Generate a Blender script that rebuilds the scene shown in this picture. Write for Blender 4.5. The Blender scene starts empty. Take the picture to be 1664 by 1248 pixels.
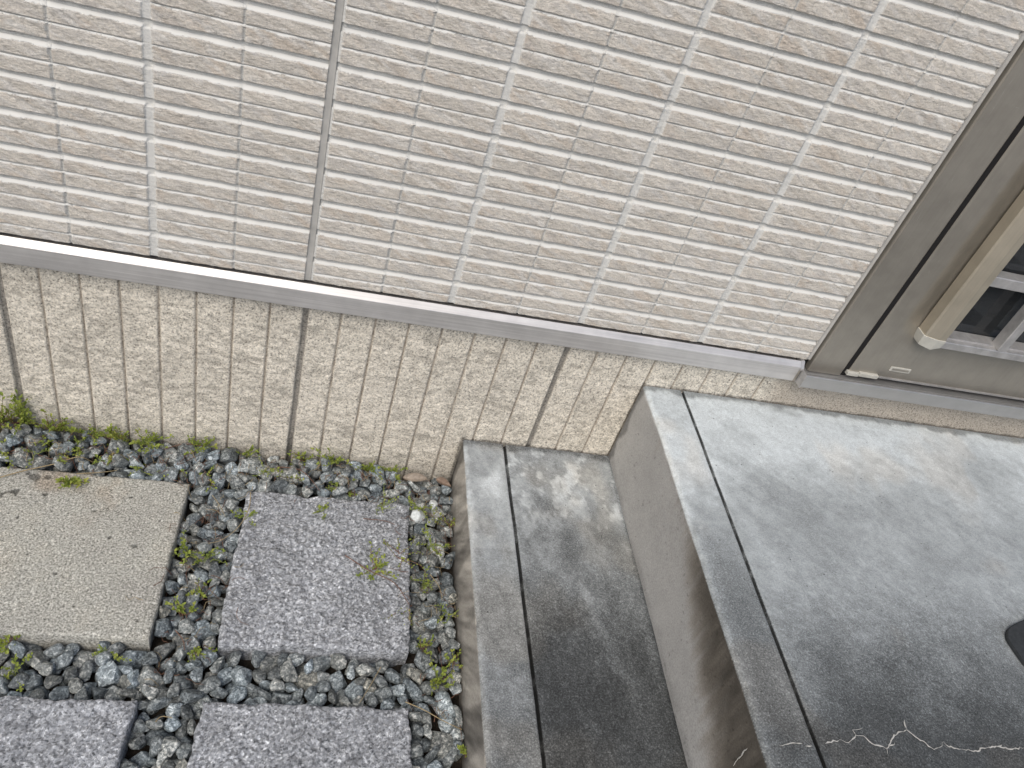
import bpy, bmesh, math, random
import numpy as np
from mathutils import Matrix, Vector
C = bpy.context.scene.collection
rng = np.random.default_rng(7); random.seed(7)
# ------------------------------------------------------------------ camera
F_PX = 1278.99
RC = np.array([[0.9604481516681705, -0.09809249907366696, 0.26060930448216435],
               [0.1293474583631873, -0.6716396485729109, -0.7294994293896604],
               [0.2465939637788775, 0.7343555297608504, -0.6323870436192397]])
CC = np.array([0.24968503788990642, -1.0487459594488213, 0.40557753589825125])
cam = bpy.data.cameras.new('camera'); co = bpy.data.objects.new('camera', cam); C.objects.link(co)
cam.sensor_width = 36; cam.lens = F_PX / 1664 * 36; cam.clip_start = 0.02; cam.clip_end = 500
M = Matrix.Identity(4)
for r in range(3):
    M[r][0] = RC[0][r]; M[r][1] = -RC[1][r]; M[r][2] = -RC[2][r]; M[r][3] = CC[r]
co.matrix_world = M
bpy.context.scene.camera = co
# ------------------------------------------------------------------ sky and sun
SUN_EL, SUN_AZ = 50, 212      # azimuth measured from +Y clockwise; sun stands in front of the wall
w = bpy.data.worlds.new('World'); bpy.context.scene.world = w; w.use_nodes = True
nt = w.node_tree; bg = nt.nodes['Background']
sky = nt.nodes.new('ShaderNodeTexSky'); sky.sky_type = 'NISHITA'; sky.sun_disc = False
sky.sun_elevation = math.radians(SUN_EL); sky.sun_rotation = math.radians(SUN_AZ)
sky.air_density = 1.0; sky.dust_density = 3.2; sky.ozone_density = 0.35
nt.links.new(sky.outputs[0], bg.inputs[0]); bg.inputs[1].default_value = 0.12
sl = bpy.data.lights.new('sun', 'SUN'); sl.energy = 1.2; sl.angle = math.radians(40); sl.color = (1, .985, .92)
so = bpy.data.objects.new('sun', sl); C.objects.link(so)
a = math.radians(SUN_AZ); e = math.radians(SUN_EL)
sd = Vector((math.sin(a) * math.cos(e), math.cos(a) * math.cos(e), math.sin(e)))
so.rotation_euler = sd.to_track_quat('Z', 'Y').to_euler(); so.location = sd * 5
vs = bpy.context.scene.view_settings
vs.view_transform = 'Standard'; vs.look = 'None'; vs.gamma = 1; vs.exposure = 0.30
bpy.context.scene.render.resolution_x = 1024; bpy.context.scene.render.resolution_y = 768

# ------------------------------------------------------------------ helpers
def at(px, py, axis, val):
    """point of the place seen at a photo pixel, on the plane axis = val"""
    v = RC.T @ np.array([(px - 832) / F_PX, (py - 624) / F_PX, 1.0])
    return CC + v * (val - CC[axis]) / v[axis]
def sstep(a, b, x):
    t = np.clip((x - a) / (b - a), 0, 1); return t * t * (3 - 2 * t)
def _h(ix, iy, s):
    n = (ix.astype(np.int64) * 374761393 + iy.astype(np.int64) * 668265263 + s * 1442695041) & 0xffffffff
    n = ((n ^ (n >> 13)) * 1274126177) & 0xffffffff
    n = ((n ^ (n >> 16)) * 2246822519) & 0xffffffff
    return ((n ^ (n >> 15)) & 0xffffff) / float(0xffffff)
def vn(x, y, s=0):
    ix = np.floor(x); iy = np.floor(y); fx = x - ix; fy = y - iy
    fx = fx * fx * fx * (fx * (fx * 6 - 15) + 10); fy = fy * fy * fy * (fy * (fy * 6 - 15) + 10)
    a = _h(ix, iy, s); b = _h(ix + 1, iy, s); c = _h(ix, iy + 1, s); d = _h(ix + 1, iy + 1, s)
    return (a + (b - a) * fx) * (1 - fy) + (c + (d - c) * fx) * fy
def fbm(x, y, s=0, o=4, g=.5):
    r = 0; amp = 1; tot = 0
    for i in range(o):
        r = r + amp * vn(x * 2 ** i + 17.3 * i, y * 2 ** i - 9.1 * i, s + i * 31); tot += amp; amp *= g
    return r / tot
def put(o, parent=None):
    C.objects.link(o)
    if parent: o.parent = parent
    return o
def setcol(me, col):
    at_ = me.color_attributes.new('col', 'FLOAT_COLOR', 'POINT')
    c4 = np.ones((len(me.vertices), 4), np.float32); c4[:, :3] = col.reshape(-1, 3)
    at_.data.foreach_set('color', c4.ravel())
def mesh_np(name, co_, faces, mat, parent=None, col=None, smooth=True):
    me = bpy.data.meshes.new(name); n = len(co_); k = faces.shape[1]
    me.vertices.add(n); me.vertices.foreach_set('co', np.asarray(co_, np.float32).ravel())
    me.loops.add(faces.size); me.loops.foreach_set('vertex_index', faces.astype(np.int32).ravel())
    me.polygons.add(len(faces)); me.polygons.foreach_set('loop_start', np.arange(0, faces.size, k, dtype=np.int32))
    me.polygons.foreach_set('loop_total', np.full(len(faces), k, np.int32))
    me.update(calc_edges=True); me.validate()
    if smooth: me.polygons.foreach_set('use_smooth', np.ones(len(faces), bool))
    if col is not None: setcol(me, col)
    me.materials.append(mat)
    return put(bpy.data.objects.new(name, me), parent)
def grid_faces(nr, nc):
    i = np.arange(nr - 1)[:, None] * nc + np.arange(nc - 1)[None, :]
    return np.stack([i, i + 1, i + nc + 1, i + nc], -1).reshape(-1, 4)
def grid(name, X, Y, Z, mat, parent=None, col=None, smooth=True):
    return mesh_np(name, np.stack([X, Y, Z], -1).reshape(-1, 3), grid_faces(*X.shape), mat, parent, col, smooth)
def prism(name, prof, a0, a1, axis, mat, parent=None, bevel=0.0, smooth=False, skew=None):
    """closed profile extruded along an axis. axis x: prof=(y,z); z: prof=(x,y); y: prof=(x,z)"""
    bm = bmesh.new(); rings = []
    for a_ in (a0, a1):
        ring = []
        for u, v in prof:
            p = {'x': (a_, u, v), 'z': (u, v, a_), 'y': (u, a_, v)}[axis]
            if skew: p = skew(p, a_ == a1)
            ring.append(bm.verts.new(p))
        rings.append(ring)
    n = len(prof)
    for i in range(n): bm.faces.new((rings[0][i], rings[0][(i + 1) % n], rings[1][(i + 1) % n], rings[1][i]))
    bm.faces.new(rings[0]); bm.faces.new(rings[1][::-1])
    bmesh.ops.recalc_face_normals(bm, faces=bm.faces)
    if bevel:
        bmesh.ops.bevel(bm, geom=list(bm.edges), offset=bevel, segments=2, profile=.5, affect='EDGES', clamp_overlap=True)
    me = bpy.data.meshes.new(name); bm.to_mesh(me); bm.free(); me.materials.append(mat)
    return put(bpy.data.objects.new(name, me), parent)
def box(name, x0, x1, y0, y1, z0, z1, mat, parent=None, bevel=0.0):
    return prism(name, [(y0, z0), (y1, z0), (y1, z1), (y0, z1)], x0, x1, 'x', mat, parent, bevel)
def empty(name, loc, **kw):
    o = bpy.data.objects.new(name, None); C.objects.link(o); o.location = loc; o.empty_display_size = .05; return tag(o, **kw)
def tag(o, label=None, cat=None, group=None, kind=None):
    for k, v in (('label', label), ('category', cat), ('group', group), ('kind', kind)):
        if v: o[k] = v
    return o
# ------------------------------------------------------------------ materials
def new_mat(name, rough=.6, metal=0.0, spec=.5):
    m = bpy.data.materials.new(name); m.use_nodes = True; b = m.node_tree.nodes['Principled BSDF']
    b.inputs['Roughness'].default_value = rough; b.inputs['Metallic'].default_value = metal
    b.inputs['Specular IOR Level'].default_value = spec
    return m, m.node_tree, b
def N(nt, t, **kw):
    n = nt.nodes.new(t)
    for k, v in kw.items():
        if k in n.inputs: n.inputs[k].default_value = v
        else: setattr(n, k, v)
    return n
def coords(nt): return N(nt, 'ShaderNodeTexCoord').outputs['Object']
def noise(nt, vec, scale, detail=4, rough=.6, dist=0):
    n = N(nt, 'ShaderNodeTexNoise', Scale=scale, Detail=detail, Roughness=rough, Distortion=dist); nt.links.new(vec, n.inputs['Vector']); return n.outputs['Fac']
def ramp(nt, fac, stops):
    r = N(nt, 'ShaderNodeValToRGB'); nt.links.new(fac, r.inputs[0]); el = r.color_ramp.elements
    while len(el) < len(stops): el.new(.5)
    for e_, (p, c) in zip(el, stops):
        e_.position = p; e_.color = (c if isinstance(c, tuple) else (c, c, c)) + (1,)
    return r.outputs[0]
def mul(nt, a_, b_, fac=1.0, mode='MULTIPLY'):
    m = N(nt, 'ShaderNodeMix', data_type='RGBA', blend_type=mode); m.inputs[0].default_value = fac
    if hasattr(fac, 'links'): pass
    for s, v in ((6, a_), (7, b_)):
        if isinstance(v, tuple): m.inputs[s].default_value = v + (1,)
        else: nt.links.new(v, m.inputs[s])
    return m.outputs[2]
def mixf(nt, fac, a_, b_):
    m = N(nt, 'ShaderNodeMix', data_type='RGBA'); nt.links.new(fac, m.inputs[0])
    for s, v in ((6, a_), (7, b_)):
        if isinstance(v, tuple): m.inputs[s].default_value = v + (1,)
        else: nt.links.new(v, m.inputs[s])
    return m.outputs[2]
def bump(nt, b, h, strength, dist):
    n = N(nt, 'ShaderNodeBump', Strength=strength, Distance=dist); nt.links.new(h, n.inputs['Height']); nt.links.new(n.outputs[0], b.inputs['Normal'])
def vcol(nt): return N(nt, 'ShaderNodeVertexColor', layer_name='col').outputs[0]

def mat_painted(name, rough, stops, scale, bs, bd, bscale=None, spec=.3):
    """vertex colour of the surface x fine grain, with grain relief"""
    m, nt, b = new_mat(name, rough, 0, spec); v = coords(nt)
    g = ramp(nt, noise(nt, v, scale, 5, .7), stops)
    nt.links.new(mul(nt, vcol(nt), g), b.inputs['Base Color'])
    bump(nt, b, noise(nt, v, bscale or scale, 5, .7), bs, bd)
    return m
def mat_siding():
    m, nt, b = new_mat('ceramic_siding', .62, 0, .35); v = coords(nt); vc = vcol(nt)
    mp = N(nt, 'ShaderNodeMapping'); nt.links.new(v, mp.inputs[0]); mp.inputs['Rotation'].default_value = (0, math.radians(-34), 0); mp.inputs['Scale'].default_value = (90, 260, 300)
    st = noise(nt, mp.outputs[0], 1.0, 5, .7, .5); fine = noise(nt, v, 420, 4, .7)
    face = ramp(nt, vc, [(.60, 1.0), (.635, 0.0)])
    c = mul(nt, ramp(nt, fine, [(.34, .82), (.5, 1.0), (.66, 1.13)]), ramp(nt, st, [(.36, .80), (.47, .98), (.62, 1.10)]))
    c = mixf(nt, face, (1, 1, 1), c)
    nt.links.new(mul(nt, vc, c), b.inputs['Base Color'])
    h = mul(nt, mul(nt, st, fine, .45), face)
    bump(nt, b, h, 1.0, .0022); return m
M_SIDING = mat_siding()
M_FOUND = mat_painted('foundation_render', .9, [(.36, .30), (.43, .80), (.52, 1.03), (.64, 1.30)], 330, 1.0, .0014, 330, .2)
def mat_concrete():
    m, nt, b = new_mat('trowelled_concrete', .85, 0, .25); v = coords(nt); vc = vcol(nt)
    n1 = noise(nt, v, 400, 5, .75)
    soft = ramp(nt, n1, [(.34, .72), (.45, .94), (.55, 1.04), (.66, 1.22)]); hard = ramp(nt, n1, [(.36, .40), (.44, .80), (.54, 1.10), (.64, 2.3)])
    k = ramp(nt, vc, [(.10, 1.0), (.34, 0.0)])
    g = mixf(nt, k, soft, hard)
    n2 = noise(nt, v, 55, 6, .75, .6); g = mul(nt, g, ramp(nt, n2, [(.36, .90), (.5, 1.0), (.64, 1.10)]))
    vo = N(nt, 'ShaderNodeTexVoronoi', Scale=38.0); nt.links.new(v, vo.inputs['Vector'])
    g = mul(nt, g, ramp(nt, vo.outputs['Distance'], [(.035, .35), (.06, 1.0)]))
    nt.links.new(mul(nt, vc, g), b.inputs['Base Color']); bump(nt, b, n1, .7, .0007); return m
M_RISER = mat_painted('cast_concrete_riser', .88, [(.34, .74), (.45, .94), (.55, 1.03), (.66, 1.2)], 380, .35, .0005, 300, .2)
M_CONC = mat_concrete()

def mat_granite(name, dark, mid, light, warm=None):
    m, nt, b = new_mat(name, .8, 0, .3); v = coords(nt)
    vo = N(nt, 'ShaderNodeTexVoronoi', Scale=330.0, Randomness=1.0); nt.links.new(v, vo.inputs['Vector'])
    n1 = noise(nt, v, 175, 5, .8, .4)
    c1 = ramp(nt, n1, [(.35, dark), (.45, mid), (.55, tuple(x * 1.15 for x in mid)), (.64, light)])
    sep = N(nt, 'ShaderNodeSeparateColor'); nt.links.new(vo.outputs['Color'], sep.inputs[0])
    c2 = ramp(nt, sep.outputs[0], [(0, .40), (.35, .88), (.7, 1.12), (1, 1.7)])
    col = mul(nt, c1, c2, .9)
    big = ramp(nt, noise(nt, v, 14, 4, .6), [(.3, .82), (.7, 1.15)])
    col = mul(nt, col, big)
    nt.links.new(col, b.inputs['Base Color'])
    bump(nt, b, n1, .7, .0012)
    return m
M_GRAN = mat_granite('grey_granite', (.075, .082, .092), (.265, .275, .29), (.62, .635, .65))
def mat_beige_paver():
    m, nt, b = new_mat('weathered_beige_paver', .9, 0, .2); v = coords(nt)
    n1 = noise(nt, v, 320, 5, .8)
    c = ramp(nt, n1, [(.36, (.07, .07, .065)), (.45, (.30, .293, .265)), (.53, (.42, .41, .375)), (.63, (.78, .76, .71))])
    big = ramp(nt, noise(nt, v, 9, 5, .6), [(.3, (.88, .88, .87)), (.55, (1, 1.01, .99)), (.75, (1.08, 1.06, 1.0))])
    c = mul(nt, c, big)
    vo = N(nt, 'ShaderNodeTexVoronoi', Scale=60.0); nt.links.new(v, vo.inputs['Vector'])
    pit = ramp(nt, vo.outputs['Distance'], [(.05, .35), (.12, 1.0)])
    c = mul(nt, c, pit)
    nt.links.new(mul(nt, c, vcol(nt)), b.inputs['Base Color'])
    bump(nt, b, n1, .7, .001); return m
M_BEIGE = mat_beige_paver()

def mat_pebble():
    m, nt, b = new_mat('crushed_gravel_stone', .62, 0, .4)
    att = N(nt, 'ShaderNodeAttribute', attribute_name='pc'); v = att.outputs['Vector']
    n1 = noise(nt, v, 210, 5, .72, .8); n2 = noise(nt, v, 60, 3, .6, .5)
    c = ramp(nt, n1, [(.36, (.042, .048, .051)), (.46, (.135, .152, .160)), (.54, (.225, .248, .255)), (.63, (.52, .54, .54))])
    g = ramp(nt, n2, [(.3, .65), (.7, 1.3)])
    c = mul(nt, c, g)
    nt.links.new(mul(nt, c, vcol(nt)), b.inputs['Base Color'])
    bump(nt, b, n1, .5, .0008); return m
M_PEB = mat_pebble()

def mat_metal(name, col, rough, metal, streak_axis=None, dirt=.15):
    m, nt, b = new_mat(name, rough, metal); v = coords(nt)
    mp = N(nt, 'ShaderNodeMapping'); nt.links.new(v, mp.inputs[0])
    mp.inputs['Scale'].default_value = {'x': (4, 300, 300), 'z': (300, 300, 4), None: (60, 60, 60)}[streak_axis]
    n1 = noise(nt, mp.outputs[0], 1, 4, .6)
    n2 = noise(nt, v, 25, 5, .65)
    c = mul(nt, ramp(nt, n1, [(.3, 1 - dirt), (.7, 1 + dirt * .6)]), col)
    c = mul(nt, c, ramp(nt, n2, [(.3, .9), (.7, 1.06)]))
    nt.links.new(c, b.inputs['Base Color'])
    rr = N(nt, 'ShaderNodeMapRange'); nt.links.new(n2, rr.inputs[0]); rr.inputs[3].default_value = rough * .8; rr.inputs[4].default_value = rough * 1.25
    nt.links.new(rr.outputs[0], b.inputs['Roughness'])
    bump(nt, b, n1, .08, .0003)
    return m
M_FLASH = mat_metal('stainless_flashing', (.60, .585, .57), .40, .5, 'x')
M_TAUPE = mat_metal('anodised_taupe_aluminium', (.40, .37, .32), .36, .65, 'z', .04)
M_GREYAL = mat_metal('anodised_grey_aluminium', (.46, .455, .445), .36, .65, 'x', .04)
M_CHAMP = mat_metal('champagne_aluminium', (.50, .45, .36), .34, .55, 'z', .05)
M_SILV = mat_metal('dusty_silver_aluminium', (.50, .49, .48), .42, .5, None, .2)
M_CREAM = mat_metal('cream_plastic', (.50, .49, .44), .5, 0, None, .08)
M_SEAL = mat_metal('grey_sealant', (.42, .41, .385), .75, 0, None, .12)
def plain(name, col, rough=.7, spec=.3):
    m, nt, b = new_mat(name, rough, 0, spec); v = coords(nt)
    c = mul(nt, ramp(nt, noise(nt, v, 180, 4, .6), [(.3, .75), (.7, 1.2)]), col)
    nt.links.new(c, b.inputs['Base Color']); return m
M_DARK = plain('black_gap', (.012, .011, .011), .8)
M_RUB = plain('black_rubber', (.035, .038, .040), .75)
M_SCR = plain('pale_scratch', (.5, .48, .43), .6)
M_EFF = plain('white_efflorescence', (.46, .45, .42), .9)
M_STRAW = plain('dry_straw', (.33, .26, .15), .8)
M_TWIG = plain('reddish_twig', (.17, .09, .06), .8)
M_DEAD = plain('dead_leaf', (.23, .17, .13), .75)
M_WHITE = plain('white_quartz', (.62, .66, .66), .6)
M_MORT = plain('smooth_mortar', (.36, .31, .26), .9)
def mat_leaf():
    m, nt, b = new_mat('weed_leaf', .55, 0, .3); v = coords(nt)
    c = ramp(nt, noise(nt, v, 90, 3, .6), [(.3, (.15, .21, .035)), (.55, (.31, .37, .07)), (.75, (.50, .47, .13))])
    nt.links.new(c, b.inputs['Base Color'])
    tr = N(nt, 'ShaderNodeBsdfTranslucent'); nt.links.new(c, tr.inputs[0])
    mx = N(nt, 'ShaderNodeMixShader'); mx.inputs[0].default_value = .3
    nt.links.new(b.outputs[0], mx.inputs[1]); nt.links.new(tr.outputs[0], mx.inputs[2])
    nt.links.new(mx.outputs[0], nt.nodes['Material Output'].inputs[0]); return m
M_LEAF = mat_leaf()
def mat_glass():
    m, nt, b = new_mat('dark_window_glass', .05, 0, .35); v = coords(nt)
    b.inputs['Transmission Weight'].default_value = .9; b.inputs['IOR'].default_value = 1.45
    b.inputs['Base Color'].default_value = (.22, .235, .25, 1)
    n1 = noise(nt, v, 120, 6, .8, 1.5)
    nt.links.new(ramp(nt, n1, [(.4, .02), (.8, .08)]), b.inputs['Roughness'])
    return m
M_GLASS = mat_glass()
M_SLAT = plain('dark_interior_slats', (.022, .022, .025), .5)

# ------------------------------------------------------------------ ground
def soil():
    m, nt, b = new_mat('dark_soil', .95, 0, .1); v = coords(nt)
    c = ramp(nt, noise(nt, v, 60, 6, .7), [(.3, (.012, .010, .008)), (.7, (.06, .05, .04))])
    nt.links.new(c, b.inputs['Base Color']); bump(nt, b, noise(nt, v, 90, 5, .7), .8, .01); return m
gs = box('ground', -30, 30, -60, 4, -1.1, -.800, soil()); tag(gs, kind='structure')

m_, nt_, b_ = new_mat('bounce_concrete', .9, 0, .2)
nt_.links.new(ramp(nt_, noise(nt_, coords(nt_), 40, 6, .7), [(.3, (.24, .235, .225)), (.7, (.36, .355, .345))]), b_.inputs['Base Color'])
tag(box('bounce_pavement', -12, 12, -20, -1.50, -.90, -.775, m_), kind='structure')  # unseen pale slab, added to bounce light and brighten the metal's reflections
# ------------------------------------------------------------------ house
house = empty('house', (0.3, 0.05, -.80), label='tile-clad house wall with pale foundation, metal flashing and taupe door', cat='house')
house_inv = (0.3, 0.05, -.80)
HP = []                                   # parts built in world coordinates, parented at the end
W_, P_ = .2275, .0505
def siding(x0, x1, xs, zs):
    X, Z = np.meshgrid(xs, zs); Xm = X * 1000; Zm = Z * 1000
    t = -Zm + 5.25; k = np.floor(t / 50.5); t = t - k * 50.5
    ci = np.floor(X / W_); fx = X - ci * W_; half = (fx > W_ / 2).astype(float)
    sub = (t > 29.5).astype(float)
    bid = _h(ci * 2 + half, k * 2 + sub, 5); bid2 = _h(ci * 2 + half, k * 2 + sub, 91); bid3 = _h(ci * 2 + half, k * 2 + sub, 191)
    th = np.radians(-27 - 12 * (bid3 - .5)); u = Xm * np.cos(th) + Zm * np.sin(th); v = -Xm * np.sin(th) + Zm * np.cos(th)
    ou = bid * 977; ov = bid2 * 613
    n = fbm(u / 38 + ou, v / 9 + ov, 3, 4, .55)
    lv = 7.0; q = n * lv; qf = np.floor(q); st = (qf + sstep(.75, 1.0, q - qf)) / lv
    rel = (st - .5) * 2.3 + (n - .5) * .5
    rel = rel + (fbm(u / 4, v / 2.2, 11, 3, .65) - .5) * .50 + (vn(Xm / 1.9, Zm / 1.6, 77) - .5) * .36
    # thin wandering fissures
    wob = np.abs(fbm(u / 55 + ov, v / 22 + ou, 41, 4, .55) - .5)
    fis = sstep(.012, .0, wob) * (bid2 > .35)
    rel = rel - fis * .7
    Fc = np.clip(rel - .40, -1.5, .35)
    dw = np.minimum(fx, W_ - fx) * 1000 - 5.6; dn = np.abs(fx - W_ / 2) * 1000 - 1.4
    side = np.minimum(dw * 1.7 - 1.4, np.where((t < 10.9) | ((t > 27.6) & (t < 32)), 9, dn * 4.5 - 2.6))
    b1 = np.minimum(np.minimum((t - 10.9) * 1.0, (27.6 - t) * 9), side)
    b2 = np.minimum(np.minimum((t - 32.6) * .66, (50.4 - t) * 12), side)
    base = np.where(dn < .6, -2.6, -3.0); base = np.where(dw < 1, -2.7, base); base = np.where((t < 10.5) | (t > 50.4), -5.6, base)
    bk = np.where(sub > 0, b2, b1)
    H = np.maximum(np.minimum(Fc, bk), base)
    face = sstep(.35, .05, Fc - H)
    # colours: the printed stone tone
    c0 = np.array([.595, .555, .495]); tan = np.array([.535, .465, .39]); pale = np.array([.63, .605, .565]); gr = np.array([.47, .445, .415])
    tn = sstep(.50, .72, fbm(u / 45 + ov, v / 14 + ou, 61, 4)) * (.25 + .75 * bid3)
    pl = sstep(.55, .72, fbm(u / 30 - ou, v / 7 + ov, 71, 4))
    gy = sstep(.52, .75, fbm(u / 22 + ou, v / 9 - ov, 81, 4))
    col = c0[None, None] * (0.93 + .12 * bid)[..., None]
    col = col + (tan - col) * (tn * .8)[..., None]; col = col + (pale - col) * (pl * .7)[..., None]; col = col + (gr - col) * (gy * .5)[..., None]
    col = col * (1 - .25 * fis)[..., None]
    gcol = np.array([.66, .655, .625]) * (0.96 + .06 * fbm(X * 20, Z * 20, 9, 3))[..., None]
    gcol = np.where(((dn < .9) & (((t > 11.2) & (t < 28)) | (t > 32.5)))[..., None], gcol * .80, gcol)
    lit_bev = (H > base + .25) & (np.minimum(dw, dn) > .8) & (((t > 4) & (t < 13)) | ((t > 28.4) & (t < 35))); gcol = np.where(lit_bev[..., None], gcol * 1.0, gcol * .95)  # upward bevels painted lighter than the groove, for the skylight they catch
    col = gcol + (col - gcol) * face[..., None]
    return X, -H / 1000, Z, col
zs = np.concatenate([np.arange(-.3425, .34, .0011), np.arange(.34, 1.2, .0028)])
xa = np.concatenate([np.arange(-1.1, -.33, .004), np.arange(-.33, .2196, .0016), [.2196]])
xb = np.concatenate([[.2294], np.arange(.2306, 1.128, .0016), [1.1290]])
for xs in (xa, xb):
    X, Y, Z, col = siding(0, 0, xs, zs)
    # turn the cut edges back so the board has its thickness
    for sl_ in ((slice(None), 0), (slice(None), -1)):
        pass
    Xp = np.pad(X, 1, 'edge'); Yp = np.pad(Y, 1, 'edge'); Zp = np.pad(Z, 1, 'edge'); cp = np.pad(col, ((1, 1), (1, 1), (0, 0)), 'edge')
    Yp[0] = Yp[-1] = .018; Yp[:, 0] = Yp[:, -1] = .018
    HP.append(grid('siding_panel', Xp, Yp, Zp, M_SIDING, None, cp))
# sealant joint between the boards
def strip(name, x0, x1, z0, z1, y, dish, mat, nx=13, nz=300):
    xs = np.linspace(x0 + .0001, x1 - .0001, nx); zz = np.linspace(z0, z1, nz); X, Z = np.meshgrid(xs, zz)
    s = (X - x0) / (x1 - x0) * 2 - 1
    Y = y + dish * (1 - s ** 4) + (fbm(X * 60, Z * 9, 5, 3) - .5) * .0008
    X = np.pad(X, ((0, 0), (1, 1)), 'edge'); Z = np.pad(Z, ((0, 0), (1, 1)), 'edge'); Y = np.pad(Y, ((0, 0), (1, 1)), constant_values=.018)
    return grid(name, X, Y, Z, mat)
HP.append(strip('joint_sealant', .2196, .2294, -.3425, 1.2, .0018, .0009, M_SEAL))
HP.append(strip('joint_sealant', 1.1290, 1.1365, -.3425, 1.2, .0005, .0018, M_SEAL, 9))
HP.append(box('backing_board', -1.1, 1.2, .0185, .03, -.36, 1.2, M_DARK))
# flashing
fl = prism('drip_flashing', [(.016, -.3530), (-.0022, -.3530), (-.0024, -.3450), (-.0036, -.3446), (-.0118, -.3532), (-.0122, -.3540), (-.0122, -.3860), (-.0116, -.3868), (.012, -.3872), (.012, -.3860), (.016, -.3860)], -1.1, 1.1175, 'x', M_FLASH)
HP.append(fl)
cap = prism('end_cap', [(.010, -.3440), (-.0036, -.3438), (-.0124, -.3545), (-.0130, -.3555), (-.0130, -.3600), (.010, -.3600)], 1.1178, 1.1248, 'x', M_SILV); cap.parent = fl
sp = prism('end_cap', [(.010, -.3603), (-.0124, -.3603), (-.0124, -.3866), (.010, -.3866)], 1.1178, 1.1215, 'x', M_TAUPE); sp.parent = fl
# foundation
def foundation(xs, zs):
    X, Z = np.meshgrid(xs, zs); Xm = X * 1000; Zm = Z * 1000
    ph = (X - .2285) / .0565; kk = np.round(ph); wobx = (fbm(Z * 22, kk * 3.1, 8, 2) - .5) * 1.6
    d = np.abs((ph - kk) * 56.5 + wobx * .3); wide = (np.mod(kk, 8) == 0)
    hw = np.where(wide, 4.8, 1.7)
    smooth_zone = sstep(1.085, 1.13, X)
    top = sstep(-.445, -.40, Z)
    rel = (fbm(Xm / 22, Zm / 12 + Xm / 50, 3, 4, .55) - .5) * 6.5 + (fbm(Xm / 7, Zm / 5, 13, 3, .6) - .5) * 3.6
    rel = rel * (1 - .72 * top)
    rel = rel + (fbm(Xm / 2.6, Zm / 2.2, 5, 2) - .5) * 1.1
    edge = sstep(hw - 1.0 + rel * .25, hw + .9 + rel * .2, d)
    dep = np.where(wide, -5.0, -3.0)
    H = rel * .5 * edge + dep * (1 - edge)
    H = H * (1 - smooth_zone) + smooth_zone * (-.5 + (fbm(Xm / 20, Zm / 20, 51, 3) - .5) * .8)
    base = np.array([.70, .65, .56]); br = np.array([.30, .255, .205]); gc = np.array([.34, .30, .25]); wc = np.array([.25, .235, .21])
    big = sstep(.40, .70, fbm(Xm / 60, Zm / 45, 21, 4))
    col = base * (1.0 - .12 * big)[..., None] * (.94 + .12 * fbm(Xm / 9, Zm / 5, 31, 3))[..., None]
    # thin dark curls, and a darker tone in the hollows of the relief
    cur = sstep(.02, .0, np.abs(fbm(Xm / 11, Zm / 6, 33, 3, .6) - .5)) * (.35 + .3 * top)
    hol = sstep(.2, -2.2, rel) * .30
    col = col * (1 - cur - hol)[..., None]
    up = sstep(-.405, -.388, Z + (fbm(Xm / 15, Xm * 0, 2, 3) - .5) * .02); col = col + (br - col) * (up * .55)[..., None]
    gcol = np.where(wide[..., None], wc, gc) * (.8 + .5 * fbm(Xm / 5, Zm / 12, 44, 3))[..., None]
    low = sstep(-.66, -.76, Z); gcol = gcol * (1 - .35 * low)[..., None]
    col = col + (gcol - col) * ((1 - edge) * (1 - smooth_zone))[..., None]
    mort = np.array([.40, .355, .30]) * (.9 + .25 * fbm(Xm / 25, Zm / 14, 58, 4))[..., None]
    col = col + (mort - col) * (smooth_zone * .85)[..., None]
    jn = np.minimum(np.where((Z < -.655) , np.abs(X - .5486), 9), np.where(Z < -.46, np.abs(X - .8519), 9))
    jn = np.minimum(jn, np.where((X > .546) & (X < .854), np.abs(Z + .6618), 9)); jn = np.minimum(jn, np.where(X > .85, np.abs(Z + .465), 9))
    jt = sstep(.0065, .002, jn + (fbm(Xm / 7, Zm / 7, 91, 4, .7) - .5) * .009); col = col * (1 - .62 * jt)[..., None]
    # splash-back grime just above the gravel
    gr_ = sstep(-.70, -.76, Z + (fbm(Xm / 40, Zm / 40, 65, 3) - .5) * .06)
    col = col * (1 - .22 * gr_)[..., None]
    return X, .008 - H / 1000, Z, col
xs = np.concatenate([np.arange(-1.1, -.30, .005), np.arange(-.30, 1.12, .0017), np.arange(1.12, 2.4, .004)])
X, Y, Z, col = foundation(xs, np.arange(-.86, -.372, .0018))
HP.append(grid('foundation', X, Y, Z, M_FOUND, None, col))

# ------------------------------------------------------------------ door with its frame
door = bpy.data.objects.new('door', None); C.objects.link(door); door.location = (1.55, 0, -.36); door.empty_display_size = .05
DP = []
DP.append(prism('door_frame', [(1.1402, .03), (1.1402, -.0035), (1.1412, -.0048), (1.1418, -.0060), (1.2075, -.0060), (1.2095, -.0050), (1.2095, .05)], -.3625, 1.25, 'z', M_TAUPE))
DP.append(box('frame_shadow_gap', 1.1290, 1.1402, .0085, .03, -.362, 1.2, M_DARK))
DP.append(box('door_frame', 2.06, 2.13, -.006, .03, -.3625, 1.25, M_TAUPE, None, .001))
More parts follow.
